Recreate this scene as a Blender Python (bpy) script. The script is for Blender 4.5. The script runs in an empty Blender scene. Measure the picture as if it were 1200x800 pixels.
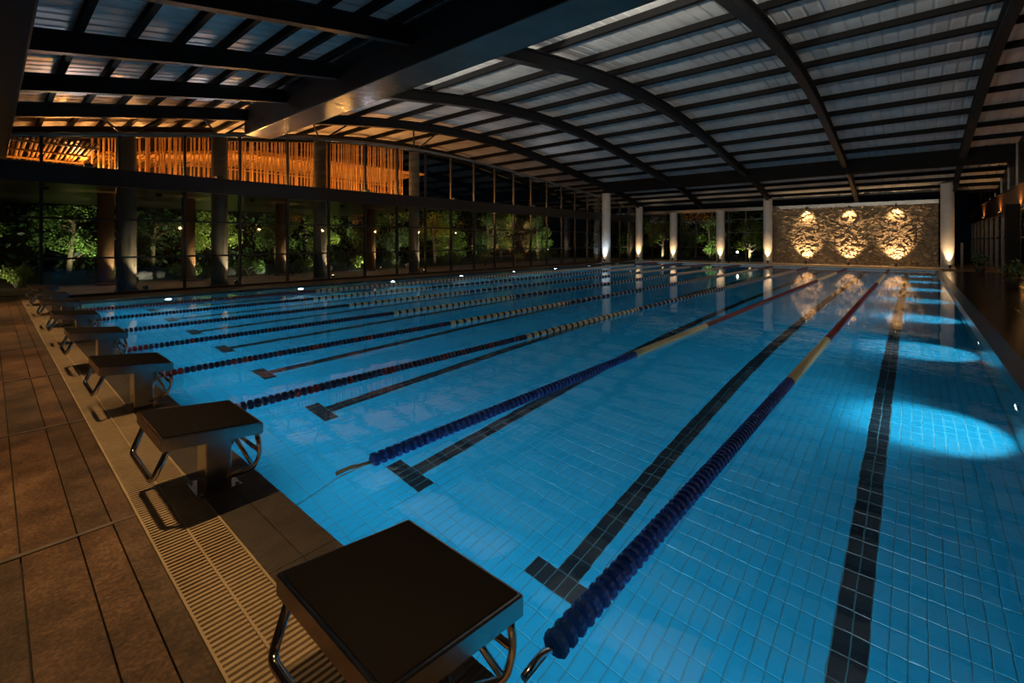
import bpy, bmesh, math, random
import numpy as np
from mathutils import Vector, Matrix

random.seed(7)
SC = bpy.context.scene
COL = SC.collection

# ------------------------------------------------------------------ camera
CAMZ = 2.135
PHI = math.radians(41.27)            # heading from the pool's long axis (+X) towards +Y
F_PX = 537.7
HORIZON = 282.2
cam_d = bpy.data.cameras.new('camera')
cam = bpy.data.objects.new('camera', cam_d)
COL.objects.link(cam)
cam.location = (0, 0, CAMZ)
cam.rotation_euler = (math.pi / 2, 0, PHI - math.pi / 2)
cam_d.sensor_width = 36
cam_d.lens = F_PX / 1200 * 36
cam_d.shift_y = -(400 - HORIZON) / 1200
cam_d.clip_start = 0.05
cam_d.clip_end = 400
SC.camera = cam

# ------------------------------------------------------------------ world / exposure
w = bpy.data.worlds.new('night')
SC.world = w
w.use_nodes = True
w.node_tree.nodes['Background'].inputs[0].default_value = (0.006, 0.009, 0.014, 1)
w.node_tree.nodes['Background'].inputs[1].default_value = 0.08
SC.view_settings.view_transform = 'Standard'
SC.view_settings.look = 'None'
SC.view_settings.gamma = 1
SC.view_settings.use_curve_mapping = False
SC.view_settings.exposure = 0.0
SC.cycles.sample_clamp_indirect = 4.0
SC.cycles.blur_glossy = 0.6
SC.cycles.max_bounces = 10
SC.cycles.transparent_max_bounces = 24

# light levels
P_POOL_SIDE = 290
P_POOL_NARROW = 720
P_POOL_END = 250
P_DECK = 760
P_COL = 120
P_BAMBOO = 1000
P_STONE = 1150
P_GARDEN = 850
P_ROOF = 1900
P_ROOM = 170

WARM = (1.0, 0.62, 0.30)
AMBER = (1.0, 0.42, 0.11)
NEUTRAL = (1.0, 0.86, 0.70)
POOLW = (0.62, 0.86, 1.0)

# ------------------------------------------------------------------ geometry constants
X0, X1 = 1.391, 43.4                 # pool ends
Y0, LANE = -1.089, 2.5
Y1 = Y0 + 9 * LANE                   # pool left side
DEPTH = 2.3
ZD = 0.295                           # start deck level
ZS = 0.08                            # side decks
XF = 47.5                            # far wall
YG = 23.0                            # glass wall


def ray(px, py):
    a = (px - 600) / F_PX
    b = (HORIZON - py) / F_PX
    c, s = math.cos(PHI), math.sin(PHI)
    return Vector((c + a * s, s - a * c, b))


def spline(pts):
    x = np.array([p[0] for p in pts], float)
    y = np.array([p[1] for p in pts], float)
    n = len(x)
    h = np.diff(x)
    A = np.eye(n)
    r = np.zeros(n)
    for i in range(1, n - 1):
        A[i, i - 1], A[i, i], A[i, i + 1] = h[i - 1], 2 * (h[i - 1] + h[i]), h[i]
        r[i] = 6 * ((y[i + 1] - y[i]) / h[i] - (y[i] - y[i - 1]) / h[i - 1])
    m = np.linalg.solve(A, r)

    def f(t):
        i = int(min(max(np.searchsorted(x, t) - 1, 0), n - 2))
        d1, d2 = x[i + 1] - t, t - x[i]
        return float(m[i] * d1 ** 3 / (6 * h[i]) + m[i + 1] * d2 ** 3 / (6 * h[i]) + (y[i] / h[i] - m[i] * h[i] / 6) * d1 + (y[i + 1] / h[i] - m[i + 1] * h[i] / 6) * d2)
    return f


_rib = spline([(0.0, 4.0), (7.9, 5.4), (11, 5.85), (15, 6.4), (21, 6.78), (30, 6.2), (37, 5.25), (39.6, 4.95), (48.5, 2.95)])
_rail = spline([(-0.5, 3.35), (7.4, 4.7), (11.3, 5.18), (21, 5.5), (34.4, 4.6), (40, 4.2), (47.5, 3.0)])
rib_z = lambda x: CAMZ + _rib(x)
rail_z = lambda x: CAMZ + _rail(x)
RIB_D, PUR_D = 0.5, 0.22
sheet_z = lambda x: rib_z(x) + RIB_D + PUR_D

# ------------------------------------------------------------------ materials
MATS = {}


def mat(name, color, rough=0.5, metal=0.0, noise=None, bump=None, spec=0.5, emit=None):
    """noise=(scale, amount, color2[, detail]); bump=(scale, distance[, stretch])"""
    if name in MATS:
        return MATS[name]
    m = bpy.data.materials.new(name)
    m.use_nodes = True
    nt = m.node_tree
    b = nt.nodes['Principled BSDF']
    b.inputs['Base Color'].default_value = (*color, 1)
    b.inputs['Roughness'].default_value = rough
    b.inputs['Metallic'].default_value = metal
    b.inputs['Specular IOR Level'].default_value = spec
    if emit:
        b.inputs['Emission Color'].default_value = (*emit[0], 1)
        b.inputs['Emission Strength'].default_value = emit[1]
    if noise or bump:
        tc = nt.nodes.new('ShaderNodeTexCoord')
        geo = nt.nodes.new('ShaderNodeNewGeometry')
    if noise:
        n = nt.nodes.new('ShaderNodeTexNoise')
        n.inputs['Scale'].default_value = noise[0]
        n.inputs['Detail'].default_value = 6
        n.inputs['Roughness'].default_value = 0.62
        nt.links.new(geo.outputs['Position'], n.inputs['Vector'])
        r = nt.nodes.new('ShaderNodeMapRange')
        r.inputs['From Min'].default_value = 0.35
        r.inputs['From Max'].default_value = 0.65
        r.inputs['To Max'].default_value = noise[1]
        nt.links.new(n.outputs['Fac'], r.inputs['Value'])
        mx = nt.nodes.new('ShaderNodeMix')
        mx.data_type = 'RGBA'
        mx.inputs[6].default_value = (*color, 1)
        mx.inputs[7].default_value = (*noise[2], 1)
        nt.links.new(r.outputs[0], mx.inputs[0])
        nt.links.new(mx.outputs[2], b.inputs['Base Color'])
    if bump:
        n2 = nt.nodes.new('ShaderNodeTexNoise')
        n2.inputs['Scale'].default_value = bump[0]
        n2.inputs['Detail'].default_value = 5
        nt.links.new(geo.outputs['Position'], n2.inputs['Vector'])
        bp = nt.nodes.new('ShaderNodeBump')
        bp.inputs['Distance'].default_value = bump[1]
        nt.links.new(n2.outputs['Fac'], bp.inputs['Height'])
        nt.links.new(bp.outputs[0], b.inputs['Normal'])
    MATS[name] = m
    return m


def wave_mat(name, color, color2, scale, axis, rough, dist, noise_c):
    """fine parallel ribs along one world axis"""
    m = mat(name, color, rough, noise=(6, 0.8, noise_c))
    nt = m.node_tree
    geo = [n for n in nt.nodes if n.type == 'NEW_GEOMETRY'][0]
    wv = nt.nodes.new('ShaderNodeTexWave')
    wv.bands_direction = axis
    wv.inputs['Scale'].default_value = scale
    nt.links.new(geo.outputs['Position'], wv.inputs['Vector'])
    bp = nt.nodes.new('ShaderNodeBump')
    bp.inputs['Distance'].default_value = dist
    nt.links.new(wv.outputs['Fac'], bp.inputs['Height'])
    nt.links.new(bp.outputs[0], nt.nodes['Principled BSDF'].inputs['Normal'])
    return m


M = {}
M['steel_dark'] = mat('dark painted steel', (0.007, 0.007, 0.008), 0.5, 0.0, spec=0.18, bump=(9, 0.002))
M['purlin'] = mat('flat black purlin paint', (0.004, 0.004, 0.0045), 0.75, spec=0.08)
M['soffit'] = mat('brown gloss soffit', (0.20, 0.125, 0.075), 0.28, noise=(1.5, 0.8, (0.11, 0.068, 0.04)), bump=(1.2, 0.03))
M['steel_frame'] = mat('black window frame', (0.008, 0.008, 0.009), 0.4)
M['beam'] = mat('lightened grey gloss beam', (0.15, 0.145, 0.135), 0.25, 0.3, noise=(1.2, 0.6, (0.09, 0.085, 0.08)), bump=(2.5, 0.01))  # raised grey also stands in for light on the cross beam's underside
M['sheet'] = mat('grey roof sheet', (0.50, 0.50, 0.49), 0.5, 0.2, noise=(0.9, 0.8, (0.34, 0.35, 0.36)), bump=(1.4, 0.03))
M['steel'] = mat('brushed stainless', (0.50, 0.48, 0.45), 0.18, 1.0, noise=(14, 0.5, (0.34, 0.33, 0.31)))
M['chrome'] = mat('polished tube', (0.7, 0.69, 0.67), 0.14, 1.0)
M['grip'] = mat('black grip pad', (0.007, 0.006, 0.006), 0.8, bump=(220, 0.0015), spec=0.12)
M['plank'] = mat('brown stone plank', (0.19, 0.105, 0.055), 0.5, noise=(2.6, 1.0, (0.075, 0.042, 0.024)), bump=(18, 0.006))
M['plank2'] = mat('dark brown stone plank', (0.13, 0.08, 0.047), 0.45, noise=(4, 0.9, (0.06, 0.038, 0.024)), bump=(18, 0.006))


def stone_mat(name, c_lo, c_mid, c_hi, rough):
    m = mat(name, c_mid, rough)
    nt = m.node_tree
    b = nt.nodes['Principled BSDF']
    geo = nt.nodes.new('ShaderNodeNewGeometry')
    big = nt.nodes.new('ShaderNodeTexNoise')
    big.inputs['Scale'].default_value = 2.4
    big.inputs['Detail'].default_value = 7
    big.inputs['Roughness'].default_value = 0.7
    fine = nt.nodes.new('ShaderNodeTexNoise')
    fine.inputs['Scale'].default_value = 55
    fine.inputs['Detail'].default_value = 4
    for n in (big, fine):
        nt.links.new(geo.outputs['Position'], n.inputs['Vector'])
    mx = nt.nodes.new('ShaderNodeMix')
    mx.inputs[0].default_value = 0.38
    nt.links.new(big.outputs['Fac'], mx.inputs[2])
    nt.links.new(fine.outputs['Fac'], mx.inputs[3])
    rp = nt.nodes.new('ShaderNodeValToRGB')
    rp.color_ramp.elements[0].position = 0.36
    rp.color_ramp.elements[0].color = (*c_lo, 1)
    rp.color_ramp.elements[1].position = 0.64
    rp.color_ramp.elements[1].color = (*c_hi, 1)
    e = rp.color_ramp.elements.new(0.5)
    e.color = (*c_mid, 1)
    nt.links.new(mx.outputs[0], rp.inputs[0])
    nt.links.new(rp.outputs[0], b.inputs['Base Color'])
    bp = nt.nodes.new('ShaderNodeBump')
    bp.inputs['Distance'].default_value = 0.006
    nt.links.new(mx.outputs[0], bp.inputs['Height'])
    nt.links.new(bp.outputs[0], b.inputs['Normal'])
    return m


M['plank'] = stone_mat('weathered brown stone', (0.035, 0.02, 0.011), (0.12, 0.066, 0.034), (0.27, 0.16, 0.085), 0.48)
M['plank2'] = stone_mat('weathered dark brown stone', (0.028, 0.018, 0.011), (0.09, 0.056, 0.033), (0.2, 0.13, 0.08), 0.48)
M['joint'] = mat('dark joint', (0.015, 0.012, 0.010), 0.8)
M['strip'] = mat('grey metal strip', (0.26, 0.23, 0.2), 0.4, 0.5, noise=(5, 0.8, (0.1, 0.09, 0.08)))
M['grate'] = mat('tan grating slat', (0.48, 0.37, 0.23), 0.5, noise=(3, 0.7, (0.33, 0.25, 0.15)))
M['coping'] = wave_mat('ribbed coping stone', (0.085, 0.072, 0.058), None, 11, 'Y', 0.4, 0.004, (0.05, 0.042, 0.033))
M['concrete'] = mat('warm concrete', (0.15, 0.122, 0.092), 0.75, noise=(3, 0.7, (0.10, 0.08, 0.062)), bump=(30, 0.004))
M['concrete_pale'] = mat('pale concrete', (0.55, 0.53, 0.50), 0.65, noise=(2, 0.6, (0.42, 0.40, 0.38)), bump=(30, 0.003))
M['concrete_brown'] = mat('brown render', (0.19, 0.125, 0.08), 0.8, noise=(3, 0.7, (0.12, 0.08, 0.05)))
M['tile'] = mat('turquoise pool tile', (0.012, 0.32, 0.54), 0.25, noise=(0.35, 0.35, (0.010, 0.29, 0.51)))
M['tile_blue_lit'] = mat('blue lit coping tile', (0.004, 0.07, 0.16), 0.3)  # blue glow from the pool is put into this colour
M['tile_black'] = mat('black pool tile', (0.006, 0.012, 0.018), 0.3)
M['grout'] = mat('dark grout', (0.045, 0.20, 0.23), 0.8)
M['bamboo'] = mat('bamboo stick', (0.55, 0.30, 0.10), 0.5, noise=(7, 0.8, (0.35, 0.17, 0.05)))
M['wood'] = mat('brown wood panel', (0.16, 0.085, 0.045), 0.5, noise=(5, 0.8, (0.10, 0.05, 0.026)))
M['stone_black'] = mat('polished dark stone', (0.008, 0.008, 0.008), 0.2, spec=0.35, noise=(3, 0.6, (0.014, 0.013, 0.012)), bump=(6, 0.002))
M['ledge'] = mat('pale stone ledge', (0.55, 0.45, 0.34), 0.6, noise=(3, 0.6, (0.42, 0.34, 0.25)))
M['rubble'] = mat('rough wall stone', (0.30, 0.235, 0.155), 0.85, noise=(3.5, 0.9, (0.17, 0.13, 0.085)), bump=(12, 0.03))
M['path'] = mat('tan garden paving', (0.30, 0.23, 0.16), 0.8, noise=(2, 0.8, (0.2, 0.15, 0.1)))
M['soil'] = mat('garden lawn', (0.03, 0.045, 0.015), 0.95, noise=(2.5, 0.9, (0.05, 0.06, 0.02)))
M['bark'] = mat('bark', (0.14, 0.10, 0.065), 0.9, noise=(9, 0.8, (0.07, 0.05, 0.03)))
M['leaf1'] = mat('green leaf', (0.10, 0.17, 0.025), 0.5, noise=(1.5, 0.9, (0.05, 0.11, 0.02)))
M['leaf2'] = mat('yellow green leaf', (0.20, 0.25, 0.03), 0.5, noise=(1.5, 0.9, (0.09, 0.15, 0.02)))
M['leaf3'] = mat('dark leaf', (0.035, 0.075, 0.02), 0.45, noise=(1.5, 0.9, (0.02, 0.05, 0.015)))
M['rock'] = mat('pale garden rock', (0.5, 0.46, 0.4), 0.9, noise=(2, 0.8, (0.3, 0.28, 0.25)), bump=(5, 0.05))
M['blue'] = mat('blue float', (0.002, 0.055, 0.27), 0.4)
M['navy'] = mat('navy float', (0.006, 0.014, 0.055), 0.4)
M['gold'] = mat('yellow float', (0.80, 0.58, 0.27), 0.4)
M['red'] = mat('red float', (0.16, 0.010, 0.014), 0.4)
M['cream'] = mat('cream float', (0.62, 0.52, 0.36), 0.35)
M['cable'] = mat('braided cable', (0.25, 0.22, 0.12), 0.5, 0.4)
M['lamp_body'] = mat('black lamp housing', (0.015, 0.015, 0.015), 0.4)
M['lens_warm'] = mat('warm lamp lens', (0.9, 0.8, 0.6), 0.3, emit=((1.0, 0.72, 0.38), 14))
M['lens_pool'] = mat('pool lamp lens', (0.8, 0.9, 1.0), 0.3, emit=((0.7, 0.9, 1.0), 12))
M['pot'] = mat('dark clay pot', (0.03, 0.025, 0.02), 0.6)


def glass_mat():
    m = bpy.data.materials.new('window glass')
    m.use_nodes = True
    nt = m.node_tree
    nt.nodes.clear()
    o = nt.nodes.new('ShaderNodeOutputMaterial')
    mx = nt.nodes.new('ShaderNodeMixShader')
    lw = nt.nodes.new('ShaderNodeLayerWeight')
    lw.inputs[0].default_value = 0.5
    pw = nt.nodes.new('ShaderNodeMath')
    pw.operation = 'POWER'
    pw.inputs[1].default_value = 5
    nt.links.new(lw.outputs['Facing'], pw.inputs[0])
    fr = nt.nodes.new('ShaderNodeMath')
    fr.operation = 'MULTIPLY_ADD'
    fr.inputs[1].default_value = 0.94
    fr.inputs[2].default_value = 0.05
    nt.links.new(pw.outputs[0], fr.inputs[0])
    t = nt.nodes.new('ShaderNodeBsdfTransparent')
    t.inputs[0].default_value = (0.86, 0.9, 0.88, 1)
    g = nt.nodes.new('ShaderNodeBsdfGlossy')
    g.inputs['Roughness'].default_value = 0.02
    nt.links.new(fr.outputs[0], mx.inputs[0])
    nt.links.new(t.outputs[0], mx.inputs[1])
    nt.links.new(g.outputs[0], mx.inputs[2])
    nt.links.new(mx.outputs[0], o.inputs[0])
    return m


M['glass'] = glass_mat()


def water_mat():
    m = bpy.data.materials.new('pool water')
    m.use_nodes = True
    nt = m.node_tree
    nt.nodes.clear()
    o = nt.nodes.new('ShaderNodeOutputMaterial')
    g = nt.nodes.new('ShaderNodeBsdfGlass')
    g.inputs['IOR'].default_value = 1.333
    g.inputs['Roughness'].default_value = 0.0
    g.inputs['Color'].default_value = (0.97, 0.99, 1, 1)
    geo = nt.nodes.new('ShaderNodeNewGeometry')
    hs = []
    for sc, amp in ((1.1, 1.0), (4.5, 0.16), (11.0, 0.045)):
        n = nt.nodes.new('ShaderNodeTexNoise')
        n.inputs['Scale'].default_value = sc
        n.inputs['Detail'].default_value = 2
        nt.links.new(geo.outputs['Position'], n.inputs['Vector'])
        ml = nt.nodes.new('ShaderNodeMath')
        ml.operation = 'MULTIPLY'
        ml.inputs[1].default_value = amp
        nt.links.new(n.outputs['Fac'], ml.inputs[0])
        hs.append(ml)
    ad = nt.nodes.new('ShaderNodeMath')
    nt.links.new(hs[0].outputs[0], ad.inputs[0])
    nt.links.new(hs[1].outputs[0], ad.inputs[1])
    ad2 = nt.nodes.new('ShaderNodeMath')
    nt.links.new(ad.outputs[0], ad2.inputs[0])
    nt.links.new(hs[2].outputs[0], ad2.inputs[1])
    ad = ad2
    bp = nt.nodes.new('ShaderNodeBump')
    bp.inputs['Distance'].default_value = 0.0055
    bp.inputs['Strength'].default_value = 1.0
    nt.links.new(ad.outputs[0], bp.inputs['Height'])
    nt.links.new(bp.outputs[0], g.inputs['Normal'])
    nt.links.new(g.outputs[0], o.inputs[0])
    return m


M['water'] = water_mat()


def tile_grid_mat():
    """blue tile with grout, for the parts of the basin too far to build tile by tile"""
    m = mat('distant pool tiling', (0.012, 0.32, 0.54), 0.3)
    nt = m.node_tree
    b = nt.nodes['Principled BSDF']
    geo = nt.nodes.new('ShaderNodeNewGeometry')
    mp = nt.nodes.new('ShaderNodeMapping')
    mp.inputs['Location'].default_value = (-X0, -Y0, 0)
    nt.links.new(geo.outputs['Position'], mp.inputs['Vector'])
    br = nt.nodes.new('ShaderNodeTexBrick')
    br.offset = 0
    br.inputs['Color1'].default_value = (0.012, 0.32, 0.54, 1)
    br.inputs['Color2'].default_value = (0.010, 0.30, 0.52, 1)
    br.inputs['Mortar'].default_value = (0.02, 0.12, 0.15, 1)
    br.inputs['Scale'].default_value = 1
    br.inputs['Brick Width'].default_value = 0.25
    br.inputs['Row Height'].default_value = 0.125
    br.inputs['Mortar Size'].default_value = 0.005
    nt.links.new(mp.outputs[0], br.inputs['Vector'])
    nt.links.new(br.outputs['Color'], b.inputs['Base Color'])
    return m


M['tile_far'] = tile_grid_mat()

# ------------------------------------------------------------------ helpers


def obj(name, mesh, parent=None, loc=(0, 0, 0), rot=(0, 0, 0), scale=(1, 1, 1), label=None, cat=None, group=None, kind=None):
    o = bpy.data.objects.new(name, mesh)
    COL.objects.link(o)
    o.location = loc
    o.rotation_euler = rot
    o.scale = scale
    if parent:
        o.parent = parent
    if label:
        o['label'] = label
    if cat:
        o['category'] = cat
    if group:
        o['group'] = group
    if kind:
        o['kind'] = kind
    return o


def empty(name, loc, label, cat, group=None, rz=0, kind=None):
    o = obj(name, None, None, loc, (0, 0, rz), label=label, cat=cat, group=group, kind=kind)
    o.empty_display_size = 0.2
    return o


_unit = {}


def unit_cube(m):
    if m.name not in _unit:
        me = bpy.data.meshes.new('box_' + m.name)
        bm = bmesh.new()
        bmesh.ops.create_cube(bm, size=1)
        bm.to_mesh(me)
        bm.free()
        me.materials.append(m)
        _unit[m.name] = me
    return _unit[m.name]


def box(name, a, b, m, parent=None, **k):
    """axis-aligned box between corners a and b (shares a unit cube)"""
    c = [(a[i] + b[i]) / 2 for i in range(3)]
    s = [abs(b[i] - a[i]) for i in range(3)]
    return obj(name, unit_cube(m), parent, c, (0, 0, 0), s, **k)


def to_obj(name, bm, m, parent=None, smooth=False, loc=(0, 0, 0), **k):
    me = bpy.data.meshes.new(name)
    bm.to_mesh(me)
    bm.free()
    for mm in (m if isinstance(m, (list, tuple)) else [m]):
        me.materials.append(mm)
    if smooth:
        for p in me.polygons:
            p.use_smooth = True
    return obj(name, me, parent, loc, **k)


def bm_box(bm, a, b, bevel=0.0, mi=0):
    r = bmesh.ops.create_cube(bm, size=1)
    vs = r['verts']
    for v in vs:
        v.co = Vector([(a[i] + b[i]) / 2 + v.co[i] * (b[i] - a[i]) for i in range(3)])
    if bevel:
        es = list({e for v in vs for e in v.link_edges})
        bmesh.ops.bevel(bm, geom=es, offset=bevel, segments=2, profile=0.7, affect='EDGES')
    if mi:
        for f in {f for v in vs if v.is_valid for f in v.link_faces}:
            f.material_index = mi
    return vs


def bm_hexa(bm, p8):
    """8 corners: bottom 4 ccw then top 4 ccw"""
    v = [bm.verts.new(p) for p in p8]
    for q in ((3, 2, 1, 0), (4, 5, 6, 7), (0, 1, 5, 4), (1, 2, 6, 5), (2, 3, 7, 6), (3, 0, 4, 7)):
        bm.faces.new([v[i] for i in q])


def bm_tube(bm, pts, r, seg=10, caps=True):
    """swept tube along points; r a number or list"""
    pts = [Vector(p) for p in pts]
    n = len(pts)
    rr = r if isinstance(r, (list, tuple)) else [r] * n
    rings = []
    up = None
    for i, p in enumerate(pts):
        t = (pts[min(i + 1, n - 1)] - pts[max(i - 1, 0)]).normalized()
        if up is None:
            up = Vector((0, 0, 1)) if abs(t.z) < 0.9 else Vector((1, 0, 0))
        s = t.cross(up)
        if s.length < 1e-5:
            s = t.cross(Vector((0, 1, 0)))
        s.normalize()
        up = s.cross(t).normalized()
        rings.append([bm.verts.new(p + (s * math.cos(k * 2 * math.pi / seg) + up * math.sin(k * 2 * math.pi / seg)) * rr[i]) for k in range(seg)])
    for a, b in zip(rings, rings[1:]):
        for k in range(seg):
            bm.faces.new((a[k], a[(k + 1) % seg], b[(k + 1) % seg], b[k]))
    if caps:
        bm.faces.new(rings[0][::-1])
        bm.faces.new(rings[-1])


def bm_lathe(bm, prof, seg=20, origin=(0, 0, 0)):
    """profile list of (radius, z)"""
    ox, oy, oz = origin
    rings = [[bm.verts.new((ox + r * math.cos(k * 2 * math.pi / seg), oy + r * math.sin(k * 2 * math.pi / seg), oz + z)) for k in range(seg)] for r, z in prof]
    for a, b in zip(rings, rings[1:]):
        for k in range(seg):
            bm.faces.new((a[k], a[(k + 1) % seg], b[(k + 1) % seg], b[k]))
    bm.faces.new(rings[0][::-1])
    bm.faces.new(rings[-1])


def round_path(pts, rad=0.05, n=5):
    """round the inner corners of a polyline"""
    pts = [Vector(p) for p in pts]
    out = [pts[0]]
    for a, b, c in zip(pts, pts[1:], pts[2:]):
        d1 = (a - b)
        d2 = (c - b)
        r = min(rad, d1.length * 0.45, d2.length * 0.45)
        p, q = b + d1.normalized() * r, b + d2.normalized() * r
        for i in range(n + 1):
            t = i / n
            out.append(p * (1 - t) ** 2 + b * 2 * t * (1 - t) + q * t * t)
    out.append(pts[-1])
    return out


def aim(o, d):
    o.rotation_euler = Vector(d).to_track_quat('-Z', 'Y').to_euler()


def light(kind, parent, loc, power, color, d=(0, 0, -1), angle=70, blend=0.6, size=0.08, size_y=None, name='bulb'):
    L = bpy.data.lights.new(name, kind)
    L.energy = power
    L.color = color
    if kind == 'SPOT':
        L.spot_size = math.radians(angle)
        L.spot_blend = blend
        L.shadow_soft_size = size
    elif kind == 'AREA':
        L.shape = 'RECTANGLE' if size_y else 'DISK'
        L.size = size
        if size_y:
            L.size_y = size_y
    else:
        L.shadow_soft_size = size
    o = bpy.data.objects.new(name, L)
    COL.objects.link(o)
    o.location = loc
    aim(o, d)
    if parent:
        o.parent = parent
    return o


ORD = ['first', 'second', 'third', 'fourth', 'fifth', 'sixth', 'seventh', 'eighth', 'ninth', 'tenth', 'eleventh', 'twelfth', 'thirteenth', 'fourteenth', 'fifteenth', 'sixteenth']

# ================================================================== SETTING
# ---- pool basin
floor_pool = box('floor_pool', (X0 - 0.3, Y0 - 0.3, -DEPTH - 0.3), (X1 + 0.3, Y1 + 0.3, -DEPTH - 0.006), M['grout'], label='tiled bottom of the swimming pool', kind='structure')

TX, TY = 0.25, 0.125
NXB, NYB = 80, 104                   # tiles built one by one up to here
LINES = [Y0 + LANE * (k + 0.5) for k in range(9)]
LINES[0] = 0.41
LX0, LX1 = 3.66, X1 - 2.2


def snap_line(y):
    return Y0 + round((y - Y0) / TY) * TY


LINES = [snap_line(y) for y in LINES]


def tile_black(ix, iy):
    x = X0 + (ix + 0.5) * TX
    y = Y0 + (iy + 0.5) * TY
    for c in LINES:
        if abs(y - c) < TY and LX0 - 0.01 < x < LX1:
            return True
        if abs(y - c) < 3 * TY and abs(x - LX0 - 0.1) < TX * 0.5:
            return True
    return False


g = 0.004
def tile_mesh(m):
    bm = bmesh.new()
    x, y = TX / 2 - g, TY / 2 - g
    e = 0.004
    vb = [bm.verts.new(p) for p in ((-x, -y, -0.006), (x, -y, -0.006), (x, y, -0.006), (-x, y, -0.006))]
    vt = [bm.verts.new(p) for p in ((-x + e, -y + e, 0), (x - e, -y + e, 0), (x - e, y - e, 0), (-x + e, y - e, 0))]
    bm.faces.new(vt)
    for i in range(4):
        bm.faces.new((vb[i], vb[(i + 1) % 4], vt[(i + 1) % 4], vt[i]))
    me = bpy.data.meshes.new('tile')
    bm.to_mesh(me)
    bm.free()
    me.materials.append(m)
    return me


t_blue, t_blk = tile_mesh(M['tile']), tile_mesh(M['tile_black'])


def floor_seen(x, y):
    """rough image place of a floor point through the water"""
    z = -DEPTH * 0.62 - CAMZ
    c, s = math.cos(PHI), math.sin(PHI)
    d = x * c + y * s
    return 600 + F_PX * (x * s - y * c) / d, HORIZON - F_PX * z / d


cells = []
for ix in range(NXB):
    for iy in range(NYB):
        x, y = X0 + (ix + 0.5) * TX, Y0 + (iy + 0.5) * TY
        u, v = floor_seen(x, y)
        near = 1e9
        if 560 < u < 1190 and 300 < v < 795 and not (u < 640 and v > 690):
            near = math.hypot(x, y)
        cells.append((near, ix, iy, x, y))
cells.sort()
for n_, ix, iy, x, y in cells[:300]:
    obj('tile', t_blk if tile_black(ix, iy) else t_blue, floor_pool).matrix_parent_inverse = floor_pool.matrix_basis.inverted()
    o = COL.objects[-1]
    o.location = (x, y, -DEPTH)


def quads_mesh(name, cells_, m, parent):
    v, f = [], []
    x_, y_, e = TX / 2 - g, TY / 2 - g, 0.004
    for _, ix, iy, x, y in cells_:
        n = len(v)
        z = -DEPTH
        v += [(x - x_, y - y_, z - .006), (x + x_, y - y_, z - .006), (x + x_, y + y_, z - .006), (x - x_, y + y_, z - .006),
              (x - x_ + e, y - y_ + e, z), (x + x_ - e, y - y_ + e, z), (x + x_ - e, y + y_ - e, z), (x - x_ + e, y + y_ - e, z)]
        f.append((n + 4, n + 5, n + 6, n + 7))
        for i in range(4):
            f.append((n + i, n + (i + 1) % 4, n + 4 + (i + 1) % 4, n + 4 + i))
    me = bpy.data.meshes.new(name)
    me.from_pydata(v, [], f)
    me.materials.append(m)
    o = obj(name, me, parent, kind='stuff')
    if parent:
        o.matrix_parent_inverse = parent.matrix_basis.inverted()
    return o


rest = cells[300:]
quads_mesh('floor_tiling', [c for c in rest if not tile_black(c[1], c[2])], M['tile'], floor_pool)
quads_mesh('lane_line_tiling', [c for c in rest if tile_black(c[1], c[2])], M['tile_black'], floor_pool)


def plain(name, a, b, m, parent, **k):
    o = box(name, a, b, m, None, **k)
    o.parent = parent
    o.matrix_parent_inverse = parent.matrix_basis.inverted()
    return o


XB, YB = X0 + NXB * TX, Y0 + NYB * TY
plain('distant_tiling', (XB, Y0, -DEPTH - 0.005), (X1, Y1, -DEPTH - 0.001), M['tile_far'], floor_pool)
plain('distant_tiling', (X0, YB, -DEPTH - 0.005), (XB, Y1, -DEPTH - 0.001), M['tile_far'], floor_pool)
for c in LINES:
    xa = XB if c < YB - 0.3 else LX0
    plain('lane_line', (xa, c - TY, -DEPTH - 0.003), (LX1, c + TY, -DEPTH + 0.001), M['tile_black'], floor_pool)
    plain('lane_line_end', (LX1 - TX, c - 3 * TY, -DEPTH - 0.003), (LX1, c + 3 * TY, -DEPTH + 0.001), M['tile_black'], floor_pool)
    if c > YB - 0.3:
        plain('lane_line_end', (LX0, c - 3 * TY, -DEPTH - 0.003), (LX0 + TX, c + 3 * TY, -DEPTH + 0.001), M['tile_black'], floor_pool)

# pool walls
box('wall_pool_start', (X0 - 0.3, Y0 - 0.3, -DEPTH), (X0, Y1 + 0.3, ZD - 0.06), M['tile_far'], label='blue tiled pool wall under the starting blocks', kind='structure')
box('wall_pool_end', (X1, Y0 - 0.3, -DEPTH), (X1 + 0.3, Y1 + 0.3, ZS - 0.04), M['tile_far'], label='blue tiled pool wall at the stone wall end', kind='structure')
box('wall_pool_right', (X0, Y0 - 0.3, -DEPTH), (X1, Y0, 0.10), M['tile_far'], label='blue tiled pool wall along the dark stone deck', kind='structure')
box('wall_pool_left', (X0, Y1, -DEPTH), (X1, Y1 + 0.3, ZS - 0.04), M['tile_far'], label='blue tiled pool wall along the glass wall', kind='structure')

# water
bm = bmesh.new()
bmesh.ops.create_grid(bm, x_segments=1, y_segments=1, size=0.5)
for v in bm.verts:
    v.co = Vector((X0 + (v.co.x + .5) * (X1 - X0), Y0 + (v.co.y + .5) * (Y1 - Y0), 0))
to_obj('pool_water', bm, M['water'], label='calm clear blue water filling the lit swimming pool', cat='water', kind='stuff')

# ---- start deck: planks, strips, grating, ribbed coping
floor_deck = box('floor_start_deck', (-4, -5, -0.4), (X0, Y1 + 1.0, ZD - 0.035), M['joint'], label='brown plank deck with grating behind the starting blocks', kind='structure')


def dk(name, a, b, m, **k):
    return plain(name, a, b, m, floor_deck, **k)


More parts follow.
